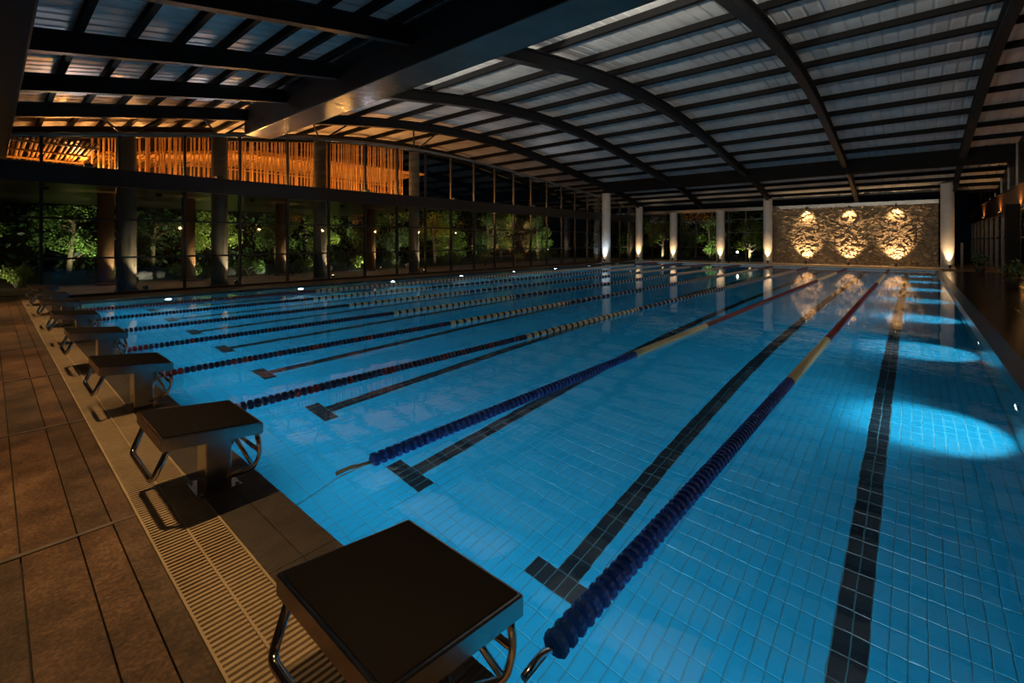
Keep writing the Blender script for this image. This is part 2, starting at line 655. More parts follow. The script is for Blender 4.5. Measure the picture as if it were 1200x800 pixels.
BLOCK_Y = [1.45 + 2.5 * k for k in range(8)]
strips_y = [y - 0.02 for y in BLOCK_Y]
plank_x = [-4, -2.8, -1.9, -1.2, -0.62, -0.17, 0.12, 0.365, 0.53, 0.65]
ys = [-5] + strips_y + [Y1 + 1.0]
gp = 0.004
for i in range(len(ys) - 1):
    for j in range(len(plank_x) - 1):
        dz = random.uniform(-0.003, 0.003)
        edge = j == len(plank_x) - 2
        dk('plank', (plank_x[j] + gp, ys[i] + 0.022, ZD - 0.04), (plank_x[j + 1] - gp, ys[i + 1] - 0.022, ZD + dz), M['plank2'] if edge or (i + j) % 3 == 0 else M['plank'])
for y in strips_y:
    dk('metal_strip', (-4, y - 0.018, ZD - 0.04), (0.65, y + 0.018, ZD + 0.004), M['strip'])
# coping: two rows of ribbed stones
for i in range(len(ys) - 1):
    n = 2
    L = (ys[i + 1] - ys[i]) / n
    for q in range(n):
        for xa, xb in ((1.02, 1.205), (1.21, X0 + 0.02)):
            dk('coping_stone', (xa, ys[i] + q * L + 0.003, ZD - 0.05), (xb, ys[i] + (q + 1) * L - 0.003, ZD + 0.002), M['coping'])
# grating
dk('grating_channel', (0.65, -5, ZD - 0.036), (1.02, Y1 + 1, ZD - 0.032), M['joint'])
dk('grating_rail', (0.652, -5, ZD - 0.03), (0.664, Y1 + 1, ZD + 0.003), M['grate'])
dk('grating_rail', (0.829, -5, ZD - 0.03), (0.841, Y1 + 1, ZD + 0.003), M['grate'])
dk('grating_rail', (1.004, -5, ZD - 0.03), (1.017, Y1 + 1, ZD + 0.003), M['grate'])
PITCH = 0.035
ny = int((Y1 + 1 - 0.4) / PITCH)
far_bm = bmesh.new()
for i in range(ny):
    y = 0.4 + i * PITCH
    for xa, xb in ((0.665, 0.828), (0.842, 1.003)):
        if i < 150:
            dk('grating_slat', (xa, y, ZD - 0.028), (xb, y + 0.018, ZD), M['grate'])
        else:
            bm_box(far_bm, (xa, y, ZD - 0.028), (xb, y + 0.018, ZD))
o = to_obj('grating_run', far_bm, M['grate'], floor_deck, kind='stuff')
o.matrix_parent_inverse = floor_deck.matrix_basis.inverted()

# ---- left deck, far deck, right deck
fl = box('floor_left_deck', (X0 - 2, Y1, -0.3), (XF + 1, 24.2, ZS - 0.012), M['joint'], label='warm paved strip between pool and glass wall', kind='structure')
n = 32
for i in range(n):
    xa = X0 - 0.3 + i * (X1 + 4 - X0) / n
    xb = X0 - 0.3 + (i + 1) * (X1 + 4 - X0) / n
    for ya, yb in ((Y1 - 0.02, Y1 + 0.55), (Y1 + 0.56, YG - 0.12)):
        plain('paving_slab', (xa + 0.006, ya, ZS - 0.04), (xb - 0.006, yb, ZS), M['plank'], fl)
plain('step', (X0 - 4, Y1 + 1.0, ZS), (X0 + 0.1, 24.2, ZD + 0.02), M['plank2'], fl)
ff = box('floor_far_deck', (X1, Y0 - 4, -0.3), (XF + 1, Y1, ZS - 0.012), M['joint'], label='pale ledge along the far end of the pool', kind='structure')
n = 24
for i in range(n):
    ya, yb = Y0 - 0.3 + i * (Y1 - Y0 + .3) / n, Y0 - 0.3 + (i + 1) * (Y1 - Y0 + .3) / n
    for xa, xb in ((X1 - 0.02, X1 + 1.2), (X1 + 1.21, XF - 1.2), (XF - 1.19, XF + 0.6)):
        plain('paving_slab', (xa, ya + 0.006, ZS - 0.04), (xb, yb - 0.006, ZS + 0.05), M['ledge'], ff)
fr = box('floor_right_deck', (X0 - 1, -9.5, -0.3), (75, Y0 - 0.3, 0.03), M['joint'], label='dark polished stone deck beside the pool', kind='structure')
for i in range(36):
    xa = X0 - 1 + i * 1.25
    for ya, yb in ((-2.3, Y0 - 0.3), (-3.2, -2.31), (-4.4, -3.21)):
        plain('paving_slab', (xa + 0.004, ya, -0.02), (xa + 1.246, yb - 0.004, 0.06), M['stone_black'], fr)
# coping along the right side: tiles with the pool's blue light put into their colour
for i in range(42):
    plain('coping_tile', (X0 + i + 0.004, Y0 - 0.3, 0.09), (X0 + i + 0.996, Y0 - 0.001, 0.115), M['tile_blue_lit'], fr)

# ---- garden ground
box('floor_garden', (-14, 24.2, -0.3), (90, 75, 0.0), M['soil'], label='dark lawn beyond the glass wall', kind='structure')
box('floor_garden_path', (-12, 24.2, -0.2), (50, 29.6, 0.06), M['path'], label='tan paved path just outside the glass wall', kind='structure')
box('floor_far_garden', (XF + 1, Y0 - 4, -0.3), (90, 24.2, 0.0), M['soil'], label='dark lawn beyond the far glass', kind='structure')

# ================================================================== ROOF
ceiling = empty('ceiling', (0, 0, 0), 'arched dark steel roof over the pool hall', None, kind='structure')
NEAR_RIBS = [-1.6, 2.4, 6.4, 10.4, 14.4, 18.4, 22.4, 27.4]
FAR_RIBS = [-2.2, 3.6, 9.9, 16.15, 22.4, 28.6]
XE, XBm0, XBm1, XFb0, XFb1, XEnd = 0.4, 7.6, 8.75, 39.25, 39.9, XF + 0.6
YR0, YR1 = -4.6, 31.0


def rib(y, xa, xb, wdt=0.26, n=26):
    """I-section rib following the arch"""
    bm = bmesh.new()
    prof = [(-wdt / 2, 0), (wdt / 2, 0), (wdt / 2, 0.05), (0.03, 0.06), (0.03, RIB_D - 0.06), (wdt / 2, RIB_D - 0.05), (wdt / 2, RIB_D), (-wdt / 2, RIB_D), (-wdt / 2, RIB_D - 0.05), (-0.03, RIB_D - 0.06), (-0.03, 0.06), (-wdt / 2, 0.05)]
    rings = []
    for i in range(n + 1):
        x = xa + (xb - xa) * i / n
        rings.append([bm.verts.new((x, y + p[0], rib_z(x) + p[1])) for p in prof])
    k = len(prof)
    for a, b in zip(rings, rings[1:]):
        for j in range(k):
            bm.faces.new((a[j], b[j], b[(j + 1) % k], a[(j + 1) % k]))
    bm.faces.new(rings[0])
    bm.faces.new(rings[-1][::-1])
    bmesh.ops.recalc_face_normals(bm, faces=bm.faces)
    return to_obj('rib', bm, M['steel_dark'], ceiling)


for y in NEAR_RIBS:
    rib(y, XE, XBm0 + 0.1, 0.22, 10)
for y in FAR_RIBS:
    rib(y, XBm1 - 0.1, XFb0 + 0.1, 0.32, 30)
    rib(y, XFb1 - 0.1, XEnd, 0.26, 10)


def bays(ribs):
    e = [YR0] + [r for r in ribs if YR0 < r < YR1] + [YR1]
    return [(a, b) for a, b in zip(e, e[1:]) if b - a > 0.2]


def purlin(x, ya, yb, wdt):
    bm = bmesh.new()
    z = rib_z(x) + RIB_D
    sl = (rib_z(x + 0.05) - rib_z(x - 0.05)) / 0.1
    h = wdt / 2
    pts = [(x - h, ya, z - sl * h), (x + h, ya, z + sl * h), (x + h, yb, z + sl * h), (x - h, yb, z - sl * h)]
    bm_hexa(bm, pts + [(p[0], p[1], p[2] + PUR_D) for p in pts])
    to_obj('purlin', bm, M['purlin'], ceiling)


def panel(xa, xb, ya, yb, n=2):
    """sheet with shallow trapezoid ribs running along X"""
    bm = bmesh.new()
    step = 0.42
    k = max(2, int((yb - ya) / step))
    cols = []
    for j in range(k):
        a = ya + (yb - ya) * j / k
        s = (yb - ya) / k
        cols += [(a, 0.0), (a + s * 0.72, 0.0), (a + s * 0.80, 0.03), (a + s * 0.92, 0.03)]
    cols.append((yb, 0.0))
    rows = []
    for i in range(n + 1):
        x = xa + (xb - xa) * i / n
        z = sheet_z(x)
        rows.append([bm.verts.new((x, c[0], z + c[1])) for c in cols])
    for a, b in zip(rows, rows[1:]):
        for j in range(len(cols) - 1):
            bm.faces.new((a[j], a[j + 1], b[j + 1], b[j]))
    to_obj('roof_sheet', bm, M['sheet'], ceiling)


def roof_zone(xa, xb, n, ribs, wdt):
    xs = [xa + (xb - xa) * i / n for i in range(n + 1)]
    for ya, yb in bays(ribs):
        for x in xs:
            purlin(x, ya + 0.0, yb, wdt)
        for a, b in zip(xs, xs[1:]):
            panel(a, b, ya, yb)


roof_zone(XE, XBm0 + 0.55, 8, NEAR_RIBS, 0.14)
roof_zone(XBm0 + 0.56, XFb0 + 0.3, 13, FAR_RIBS, 0.20)
roof_zone(XFb0 + 0.31, XEnd, 6, FAR_RIBS, 0.16)


def beam(name, xa, xb, ya, yb, za, zb, m):
    bm = bmesh.new()
    bm_box(bm, (xa, ya, za), (xb, yb, zb), 0.03)
    return to_obj(name, bm, m, ceiling)


beam('cross_beam', XBm0, XBm1, -4.4, 22.75, CAMZ + 4.8, CAMZ + 6.0, M['steel_dark'])
beam('beam_lit_plate', XBm0 + 0.005, XBm1 - 0.005, -4.4, 22.74, CAMZ + 4.775, CAMZ + 4.802, M['beam'])  # added plate; light on the beam's underside is put into its paler grey
beam('cross_beam', XFb0, XFb1, -4.4, 22.75, CAMZ + 4.66, CAMZ + 5.65, M['purlin'])
beam('eave_beam', XE - 0.35, XE, -4.4, 31, CAMZ + 2.9, CAMZ + 4.95, M['steel_dark'])
beam('eave_beam', XF + 0.1, XF + 0.5, -1.4, 24, CAMZ + 2.85, CAMZ + 3.2, M['beam'])
beam('eave_beam', XE, XEnd, 30.7, 31, CAMZ + 3.4, CAMZ + 3.7, M['steel_dark'])

# ================================================================== GLASS WALL (left)
wall_left = box('wall_left', (X0 - 1.6, YG - 0.1, ZS - 0.03), (XF, YG + 0.12, ZS + 0.10), M['steel_frame'], label='tall black framed glass wall facing the garden', kind='structure')


def wl(name, a, b, m, **k):
    return plain(name, a, b, m, wall_left, **k)


mull = [-0.9 + 2.1 * i for i in range(24)]
for x in mull:
    if x > XF:
        break
    wl('mullion', (x - 0.045, YG - 0.07, ZS + 0.1), (x + 0.045, YG + 0.07, rail_z(max(x, 0)) + 0.02), M['steel_frame'])
xm = [x for x in mull if x < XF]
Z_T = [ZS + 0.1, 1.5, 2.95, 4.2]
for z in (1.5, 2.95):
    wl('transom', (xm[0], YG - 0.05, z - 0.035), (xm[-1], YG + 0.05, z + 0.035), M['steel_frame'])
wl('floor_band', (xm[0], YG - 0.16, 4.2), (xm[-1], YG + 0.16, 4.86), M['steel_frame'])
for a, b in zip(xm, xm[1:]):
    for za, zb in zip(Z_T, Z_T[1:]):
        wl('pane', (a + 0.045, YG - 0.006, za + 0.02), (b - 0.045, YG + 0.006, zb - 0.02), M['glass'])
    bm = bmesh.new()
    p = [(a + 0.045, YG - 0.006, 4.87), (b - 0.045, YG - 0.006, 4.87), (b - 0.045, YG + 0.006, 4.87), (a + 0.045, YG + 0.006, 4.87)]
    za, zb = rail_z(max(a, 0)), rail_z(b)
    q = [(v[0], v[1], za if i in (0, 3) else zb) for i, v in enumerate(p)]
    bm_hexa(bm, p + q)
    o = to_obj('pane', bm, M['glass'], wall_left)
    o.matrix_parent_inverse = wall_left.matrix_basis.inverted()
bm = bmesh.new()
bm_tube(bm, [(x, YG, rail_z(max(x, 0)) + 0.06) for x in np.linspace(-0.9, XF - 0.3, 40)], 0.09, 8)
o = to_obj('top_rail', bm, M['beam'], wall_left, True)
o.matrix_parent_inverse = wall_left.matrix_basis.inverted()

# far glass wall between the left corner and the stone wall
wall_far_glass = box('wall_far_glass', (XF - 0.1, 10.5, ZS), (XF + 0.1, YG, ZS + 0.14), M['steel_frame'], label='black framed glass wall at the far end beside the stone wall', kind='structure')
yy = [10.5 + 1.56 * i for i in range(9)]
for y in yy:
    plain('mullion', (XF - 0.06, y - 0.04, ZS + 0.1), (XF + 0.06, y + 0.04, CAMZ + 2.9), M['steel_frame'], wall_far_glass)
for z in (1.5, 2.95, 4.2):
    plain('transom', (XF - 0.05, yy[0], z - 0.035), (XF + 0.05, yy[-1], z + 0.035), M['steel_frame'], wall_far_glass)
for a, b in zip(yy, yy[1:]):
    for za, zb in ((0.2, 1.47), (1.53, 2.91), (2.98, 4.16), (4.23, 5.0)):
        plain('pane', (XF - 0.006, a + 0.04, za), (XF + 0.006, b - 0.04, zb), M['glass'], wall_far_glass)

# ---- stone wall
wall_far = box('wall_far', (XF + 0.05, -1.35, ZS), (XF + 0.5, 10.5, 5.0), M['rubble'], label='rough stone wall lit by pairs of warm spotlights', kind='structure')
rng = np.random.default_rng(5)
gy = np.arange(-1.35, 10.5, 0.05)
gz = np.arange(ZS, 5.0, 0.05)
seeds = np.stack([rng.uniform(-1.5, 10.7, 900), rng.uniform(0, 5.1, 900)], 1)
YY, ZZ = np.meshgrid(gy, gz, indexing='ij')
# wavy courses of flat stones
P = np.stack([(YY + 0.10 * np.sin(ZZ * 5 + YY * 1.7)).ravel() * 0.62, (ZZ + 0.07 * np.sin(YY * 4.1)).ravel()], 1)
Q = seeds * np.array([0.62, 1.0])
D = np.sqrt(((P[:, None, :] - Q[None, :, :]) ** 2).sum(2))
i1_ = D.argmin(1)
D.sort(axis=1)
edge = np.clip(D[:, 1] - D[:, 0], 0, 0.05) / 0.05
hgt = (0.03 + rng.uniform(0, 0.24, len(Q))[i1_]) * edge + rng.uniform(-0.012, 0.012, len(P))
verts = [(XF + 0.04 - h_, y_, z_) for h_, y_, z_ in zip(hgt, YY.ravel(), ZZ.ravel())]
nz_ = len(gz)
faces = [(i * nz_ + j, i * nz_ + j + 1, (i + 1) * nz_ + j + 1, (i + 1) * nz_ + j) for i in range(len(gy) - 1) for j in range(nz_ - 1)]
me = bpy.data.meshes.new('rubble_stones')
me.from_pydata(verts, [], faces)
me.materials.append(M['rubble'])
o = obj('rubble_stones', me, wall_far, kind='stuff')
o.matrix_parent_inverse = wall_far.matrix_basis.inverted()

# ---- right wing
wall_right = box('wall_right', (6, -4.75, 4.0), (72, -4.45, 5.25), M['wood'], label='brown wood fascia over lit glazed doors on the right', kind='structure')
plain('upper_wall', (0, -4.75, 5.3), (72, -4.5, 9.9), M['steel_dark'], wall_right)
plain('fascia_trim', (6, -4.44, 3.92), (72, -4.40, 4.0), M['beam'], wall_right)
plain('fascia_trim', (6, -4.44, 5.25), (72, -4.36, 5.32), M['beam'], wall_right)
for i in range(20):
    x = 8 + i * 3.2
    plain('door_post', (x - 0.09, -4.7, 0.06), (x + 0.09, -4.5, 4.0), M['steel_frame'], wall_right)
    plain('door_rail', (x, -4.63, 2.3), (x + 3.2, -4.57, 2.4), M['steel_frame'], wall_right)
    for q in range(2):
        plain('pane', (x + 0.1 + q * 1.5, -4.61, 0.1), (x + 1.55 + q * 1.5, -4.59, 2.28), M['glass'], wall_right)
        plain('pane', (x + 0.1 + q * 1.5, -4.61, 2.42), (x + 1.55 + q * 1.5, -4.59, 3.95), M['glass'], wall_right)
for i in range(22):
    x = 1.0 + i * 3.2
    plain('wall_rib', (x - 0.06, -4.5, 5.35), (x + 0.06, -4.42, 9.6), M['beam'], wall_right)
wb = box('wall_room_back', (4, -9.4, 0), (74, -9.2, 5.2), M['wood'], label='brown panelled back wall of the room behind the glazed doors', kind='structure')
box('wall_back', (-4.2, -9.4, -0.2), (-4.0, 31, 9), M['wood'], label='dark wall behind the starting deck', kind='structure')

# ================================================================== COLUMNS
COLS = [(3.6, 23.55), (6.85, 23.55), (11.5, 23.55), (17.55, 23.55)]


def uplight(loc, d, power, color=NEUTRAL, angle=50, label=None, group=None):
    r = empty('uplight', loc, label, 'lamp', group)
    bm = bmesh.new()
    bm_lathe(bm, [(0.05, 0.0), (0.09, 0.01), (0.09, 0.03), (0.03, 0.04), (0.03, 0.09)], 12)
    to_obj('base', bm, M['lamp_body'], r, True)
    hd = bmesh.new()
    bm_lathe(hd, [(0.05, -0.08), (0.075, -0.06), (0.09, 0.06), (0.09, 0.08), (0.078, 0.08), (0.076, 0.065)], 14)
    h = to_obj('housing', hd, M['lamp_body'], r, True, (0, 0, 0.17))
    aim(h, [-c for c in d])
    ln = bmesh.new()
    bm_lathe(ln, [(0.074, 0.066), (0.074, 0.07)], 14)
    l = to_obj('lens', ln, M['lens_warm'], r, False, (0, 0, 0.17))
    aim(l, [-c for c in d])
    dd = Vector(d).normalized()
    light('SPOT', r, Vector((0, 0, 0.17)) + dd * 0.10, power, color, d, angle, 0.7, 0.05)
    return r


def column(x, y, z0, z1, r, m, label, group, brackets=False):
    c = empty('column', (x, y, z0), label, 'column', group)
    bm = bmesh.new()
    bm_lathe(bm, [(r, 0), (r, z1 - z0)], 24)
    to_obj('shaft', bm, m, c, True)
    for p in c.children[0].data.polygons:
        p.use_smooth = abs(p.normal.z) < 0.5
    bm = bmesh.new()
    bm_lathe(bm, [(r + 0.05, 0), (r + 0.05, 0.12), (r + 0.01, 0.15)], 24)
    to_obj('foot', bm, m, c, False)
    if brackets:
        bm = bmesh.new()
        top = z1 - z0
        bm_lathe(bm, [(r * 0.95, top), (r * 0.95, top + 0.08)], 16)
        to_obj('cap_plate', bm, M['steel_dark'], c)
        for sx in (-1, 1):
            bm = bmesh.new()
            gap = rib_z(x + sx * 0.9) - z1 + 0.02
            bm_tube(bm, [(0, 0, top + 0.05), (sx * 0.9, 22.4 - y, top + gap)], 0.045, 8)
            to_obj('strut', bm, M['steel_dark'], c)
    return c


for i, (x, y) in enumerate(COLS):
    column(x, y, ZS, rail_z(x) + 0.0, 0.32, M['concrete'], f'round concrete column behind the glass wall, {ORD[i]} from the starting deck', 'round columns along the glass wall', True)
    column(x, 28.45, 0.05, 4.35, 0.30, M['concrete_brown'], f'round brown column out on the garden path, {ORD[i]} from the starting deck', 'round columns on the garden path')
    uplight((x + 0.55, y - 0.35, ZS), (-0.35, 0.1, 1.6), P_COL * 1.6, (1.0, 0.74, 0.46), 46, f'uplight at the foot of the {ORD[i]} glass wall column from the starting deck', 'column uplights')
    uplight((x + 0.55, 28.1, 0.06), (-0.3, 0.15, 1.6), P_COL * 1.8, WARM, 50, f'small uplight at the foot of the {ORD[i]} brown column on the path', 'path column uplights')
# columns further along and at the far end
FC = [(39.6, 22.55, rail_z(39.6) + 0.35, 0.42, M['concrete_pale'], 'pale white round column under the end of the far cross beam'),
      (46.6, 22.5, CAMZ + 3.7, 0.38, M['concrete_pale'], 'pale round column in the far corner of the two glass walls'),
      (46.6, 18.7, CAMZ + 2.9, 0.38, M['concrete_pale'], 'pale round column before the far glass, next to the corner column'),
      (46.6, 14.1, CAMZ + 2.95, 0.38, M['concrete_pale'], 'pale round column in the middle of the far glass'),
      (46.3, 9.95, CAMZ + 3.75, 0.36, M['concrete_pale'], 'pale round column at the edge between far glass and stone wall'),
      (46.3, -1.8, CAMZ + 4.2, 0.38, M['concrete_pale'], 'pale round column at the stone wall end beside the dark deck')]
for i, (x, y, zt, r, m, lab) in enumerate(FC):
    column(x, y, ZS, zt, r, m, lab, 'pale columns at the far end')
    pw = P_COL * (1.2 if i == 0 else 1.8)
    uplight((x - 0.6, y - 0.12, ZS + 0.05), (0.28, 0.06, 1.7), pw, (0.75, 0.88, 1.0) if i == 0 else WARM, 52, 'uplight of the ' + lab.replace('pale white round', 'white').replace('pale round ', ''), 'uplights of the far columns')

# stone wall lamps
for i, y in enumerate((7.1, 4.1, 1.1)):
    nm = ('beside the far glass', 'in the middle of the stone wall', 'beside the dark deck')[i]
    uplight((XF - 0.85, y, ZS + 0.05), (0.72, 0, 1.3), P_STONE * 0.9, WARM, 82, f'spotlight on the ledge washing up the stone wall, {nm}', 'stone wall uplights')
    r = empty('wall_spotlight', (XF - 0.45, y, CAMZ + 2.82), f'spotlight under the eave washing down the stone wall, {nm}', 'lamp', 'stone wall downlights')
    bm = bmesh.new()
    bm_lathe(bm, [(0.05, 0.12), (0.06, 0.05), (0.10, -0.04), (0.10, -0.08), (0.085, -0.08), (0.085, -0.06)], 14)
    to_obj('housing', bm, M['lamp_body'], r, True)
    bm = bmesh.new()
    bm_lathe(bm, [(0.082, -0.065), (0.082, -0.06)], 14)
    to_obj('lens', bm, M['lens_warm'], r)
    bm = bmesh.new()
    bm_tube(bm, [(0, 0, 0.1), (0.3, 0, 0.14), (0.56, 0, 0.14)], 0.02, 8)
    to_obj('arm', bm, M['lamp_body'], r)
    light('SPOT', r, (0, 0, -0.12), P_STONE * 0.38, WARM, (0.5, 0, -1.3), 94, 0.7, 0.05)

# ================================================================== STARTING BLOCKS


def make_block():
    r = empty('starting_block', (0, 0, 0), 'x', 'starting block', 'starting blocks along the pool end')
    # local: origin at the post foot on the deck (world X 1.12); pool lies towards +X
    xb, xf = 0.72 - 1.12, 1.335 - 1.12
    hw = 0.36
    zb, zf, th = 0.575, 0.505, 0.085
    sl = (zf - zb) / (xf - xb)
    # frame: shallow steel tray
    bm = bmesh.new()
    p = [(xb, -hw, zb - th), (xf, -hw, zf - th), (xf, hw, zf - th), (xb, hw, zb - th)]
    bm_hexa(bm, p + [(c[0], c[1], c[2] + th) for c in p])
    bmesh.ops.bevel(bm, geom=bm.edges[:], offset=0.006, segments=2, affect='EDGES')
    to_obj('platform', bm, M['steel'], r)
    bm = bmesh.new()
    e = 0.018
    p = [(xb + e, -hw + e, zb + sl * e), (xf - e, -hw + e, zf - sl * e), (xf - e, hw - e, zf - sl * e), (xb + e, hw - e, zb + sl * e)]
    bm_hexa(bm, [(c[0], c[1], c[2] - 0.004) for c in p] + [(c[0], c[1], c[2] + 0.004) for c in p])
    to_obj('grip_pad', bm, M['grip'], r)
    bm = bmesh.new()
    bm_box(bm, (-0.085, -0.105, 0.0), (0.085, 0.105, 0.50), 0.008)
    to_obj('post', bm, M['steel'], r)
    bm = bmesh.new()
    bm_box(bm, (-0.14, -0.16, 0.0), (0.14, 0.16, 0.014), 0.004)
    fp = to_obj('foot_plate', bm, M['steel'], r)
    for sx in (-1, 1):
        for sy in (-1, 1):
            bm = bmesh.new()
            bm_lathe(bm, [(0.012, 0.0), (0.012, 0.012), (0.008, 0.016)], 6, (sx * 0.115, sy * 0.13, 0.014))
            to_obj('bolt', bm, M['chrome'], fp)
    # gusset under the platform, in front of the post
    for s in (-0.06, 0.06):
        bm = bmesh.new()
        q = [(0.085, 0.26), (0.085, zf - th + 0.02), (xf - 0.03, zf - th + 0.005)]
        v1 = [bm.verts.new((x, s - 0.004, z)) for x, z in q]
        v2 = [bm.verts.new((x, s + 0.004, z)) for x, z in q]
        bm.faces.new(v1)
        bm.faces.new(v2[::-1])
        for i in range(3):
            bm.faces.new((v1[i], v2[i], v2[(i + 1) % 3], v1[(i + 1) % 3]))
        to_obj('gusset', bm, M['steel'], r)
    # rear step: U loop hanging at the back
    bm = bmesh.new()
    zt = zb - th + 0.01
    pts = [(xb + 0.05, hw - 0.03, zt), (xb - 0.035, hw - 0.05, zt - 0.20), (xb - 0.035, -hw + 0.05, zt - 0.20), (xb + 0.05, -hw + 0.03, zt)]
    bm_tube(bm, round_path(pts, 0.045), 0.019, 10)
    to_obj('rear_step', bm, M['chrome'], r, True)
    # front grips: side loops and the cross bar for backstroke starts
    for s in (-1, 1):
        bm = bmesh.new()
        y = s * (hw - 0.05)
        pts = [(xf - 0.03, y, zf - th + 0.01), (xf + 0.0, y, 0.27), (xf - 0.04, y * 0.97, 0.17), (0.06, s * 0.10, 0.07)]
        bm_tube(bm, round_path(pts, 0.09, 7), 0.017, 10)
        to_obj('side_grip', bm, M['chrome'], r, True)
        bm = bmesh.new()
        pts = [(0.07, s * 0.09, zf - th + 0.02), (xf - 0.06, y * 0.95, 0.20)]
        bm_tube(bm, pts, 0.014, 8)
        to_obj('brace', bm, M['chrome'], r, True)
    bm = bmesh.new()
    bm_tube(bm, [(xf - 0.003, -hw + 0.05, 0.27), (xf - 0.003, hw - 0.05, 0.27)], 0.015, 10)
    to_obj('hand_bar', bm, M['chrome'], r, True)
    return r


def copy_tree(o, parent=None):
    c = o.copy()
    COL.objects.link(c)
    if parent:
        c.parent = parent
    for ch in list(o.children):
        copy_tree(ch, c)
    return c


blk = make_block()
for k in range(8):
    b = blk if k == 0 else copy_tree(blk)
    b.location = (1.12, BLOCK_Y[k] + 0.02, ZD)
    b['label'] = f'steel starting block with black grip pad, {ORD[k]} from the dark stone deck'

# ================================================================== LANE ROPES


def disc_mesh(m, r=0.074, wdt=0.056, lobes=12):
    bm = bmesh.new()
    seg = lobes * 2
    prof = [(0.35, -0.5), (0.80, -0.5), (1.0, -0.28), (1.0, 0.28), (0.80, 0.5), (0.35, 0.5)]
    rings = []
    for q, xx in prof:
        ring = []
        for k in range(seg):
            f = q * (1.0 if k % 2 == 0 else (0.93 if q > 0.7 else 1.0))
            a = k * 2 * math.pi / seg
            ring.append(bm.verts.new((xx * wdt, f * r * math.cos(a), f * r * math.sin(a))))
        rings.append(ring)
    for a, b in zip(rings, rings[1:]):
        for k in range(seg):
            bm.faces.new((a[k], b[k], b[(k + 1) % seg], a[(k + 1) % seg]))
    bm.faces.new(rings[0])
    bm.faces.new(rings[-1][::-1])
    bmesh.ops.recalc_face_normals(bm, faces=bm.faces)
    me = bpy.data.meshes.new('float_disc')
    bm.to_mesh(me)
    bm.free()
    me.materials.append(m)
    return me


DISC = {k: disc_mesh(M[k]) for k in ('blue', 'navy', 'gold', 'red', 'cream')}


def run_mesh(name, xs, m, parent):
    """far floats joined into one run"""
    v, f = [], []
    seg = 10
    for x in xs:
        n = len(v)
        for dx, q in ((-0.031, 0.75), (-0.015, 1), (0.015, 1), (0.031, 0.75)):
            for k in range(seg):
                a = k * 2 * math.pi / seg
                v.append((x + dx, q * 0.07 * math.cos(a), q * 0.07 * math.sin(a)))
        for i in range(3):
            for k in range(seg):
                f.append((n + i * seg + k, n + (i + 1) * seg + k, n + (i + 1) * seg + (k + 1) % seg, n + i * seg + (k + 1) % seg))
        f.append(tuple(n + k for k in range(seg)))
        f.append(tuple(n + 3 * seg + k for k in reversed(range(seg))))
    me = bpy.data.meshes.new(name)
    me.from_pydata(v, [], f)
    me.materials.append(m)
    return obj(name, me, parent, kind='stuff')


def rope_colour(k, x, i):
    if k <= 2:
        if x < 7.9:
            return 'blue'
        if x < 11.8:
            return 'gold'
        if x < 29:
            return 'red'
        if x < 37:
            return 'gold'
        return 'red'
    if k == 8:
        return 'red' if x < 9 or x > 38 else ('cream' if i % 3 else 'red')
    if x < X0 + 0.62:
        return 'red'
    if x < 7.7:
        return 'red' if i % 9 == 3 or (i % 14 < 2 and k < 5) else 'navy'
    if x < 13:
        return 'gold' if i % 3 else 'navy'
    if x < 29:
        return 'navy' if i % 4 else 'cream'
    if x < 38:
        return 'cream' if i % 3 else 'red'
    return 'red'


PIT = 0.086
ROPE_NAMES = ['blue and yellow', 'blue and yellow', 'navy and red', 'navy and red', 'navy and red', 'navy and yellow', 'navy and yellow', 'red and cream']
for k in range(1, 9):
    y = Y0 + LANE * k
    r = empty('lane_rope', (0, y, 0.022), f'{ROPE_NAMES[k-1]} floating lane rope, {ORD[k-1]} from the dark stone deck', 'lane rope', 'floating lane ropes')
    xs0 = {1: 1.93, 2: 2.42}.get(k, 1.75)
    n_ind = {1: 80, 2: 60, 3: 30}.get(k, 0)
    bm = bmesh.new()
    bm_tube(bm, [(X0 - 0.01, 0, -0.30), (X0 + 0.2 * (xs0 - X0), 0, -0.28), (xs0 - 0.34, 0, -0.02), (xs0, 0, 0), (X1 - 0.4, 0, 0), (X1 + 0.01, 0, 0.03)], 0.005, 6)
    to_obj('cable', bm, M['cable'], r)
    bm = bmesh.new()
    xh = xs0 - 0.36 if k == 2 else xs0 - 0.24
    bm_tube(bm, round_path([(xh, 0, 0.02), (xh + 0.14, 0.012, 0.02), (xh + 0.22, 0, 0.01), (xs0 - 0.02, 0, 0)], 0.03), [0.018] * 14, 8)
    to_obj('tension_hook', bm, M['chrome'] if k != 2 else M['cable'], r, True)
    groups = {}
    i = 0
    x = xs0 + 0.03
    while x < X1 - 0.45:
        c = rope_colour(k, x, i)
        if i < n_ind:
            d = obj('float_disc', DISC[c], r, (x, 0, 0), (random.uniform(0, 0.6), random.uniform(-.06, .06), random.uniform(-.06, .06)))
        else:
            groups.setdefault(c, []).append(x)
        x += PIT
        i += 1
    for c, xs in groups.items():
        run_mesh('float_run', xs, M[c], r)

# ================================================================== UNDERWATER LAMPS


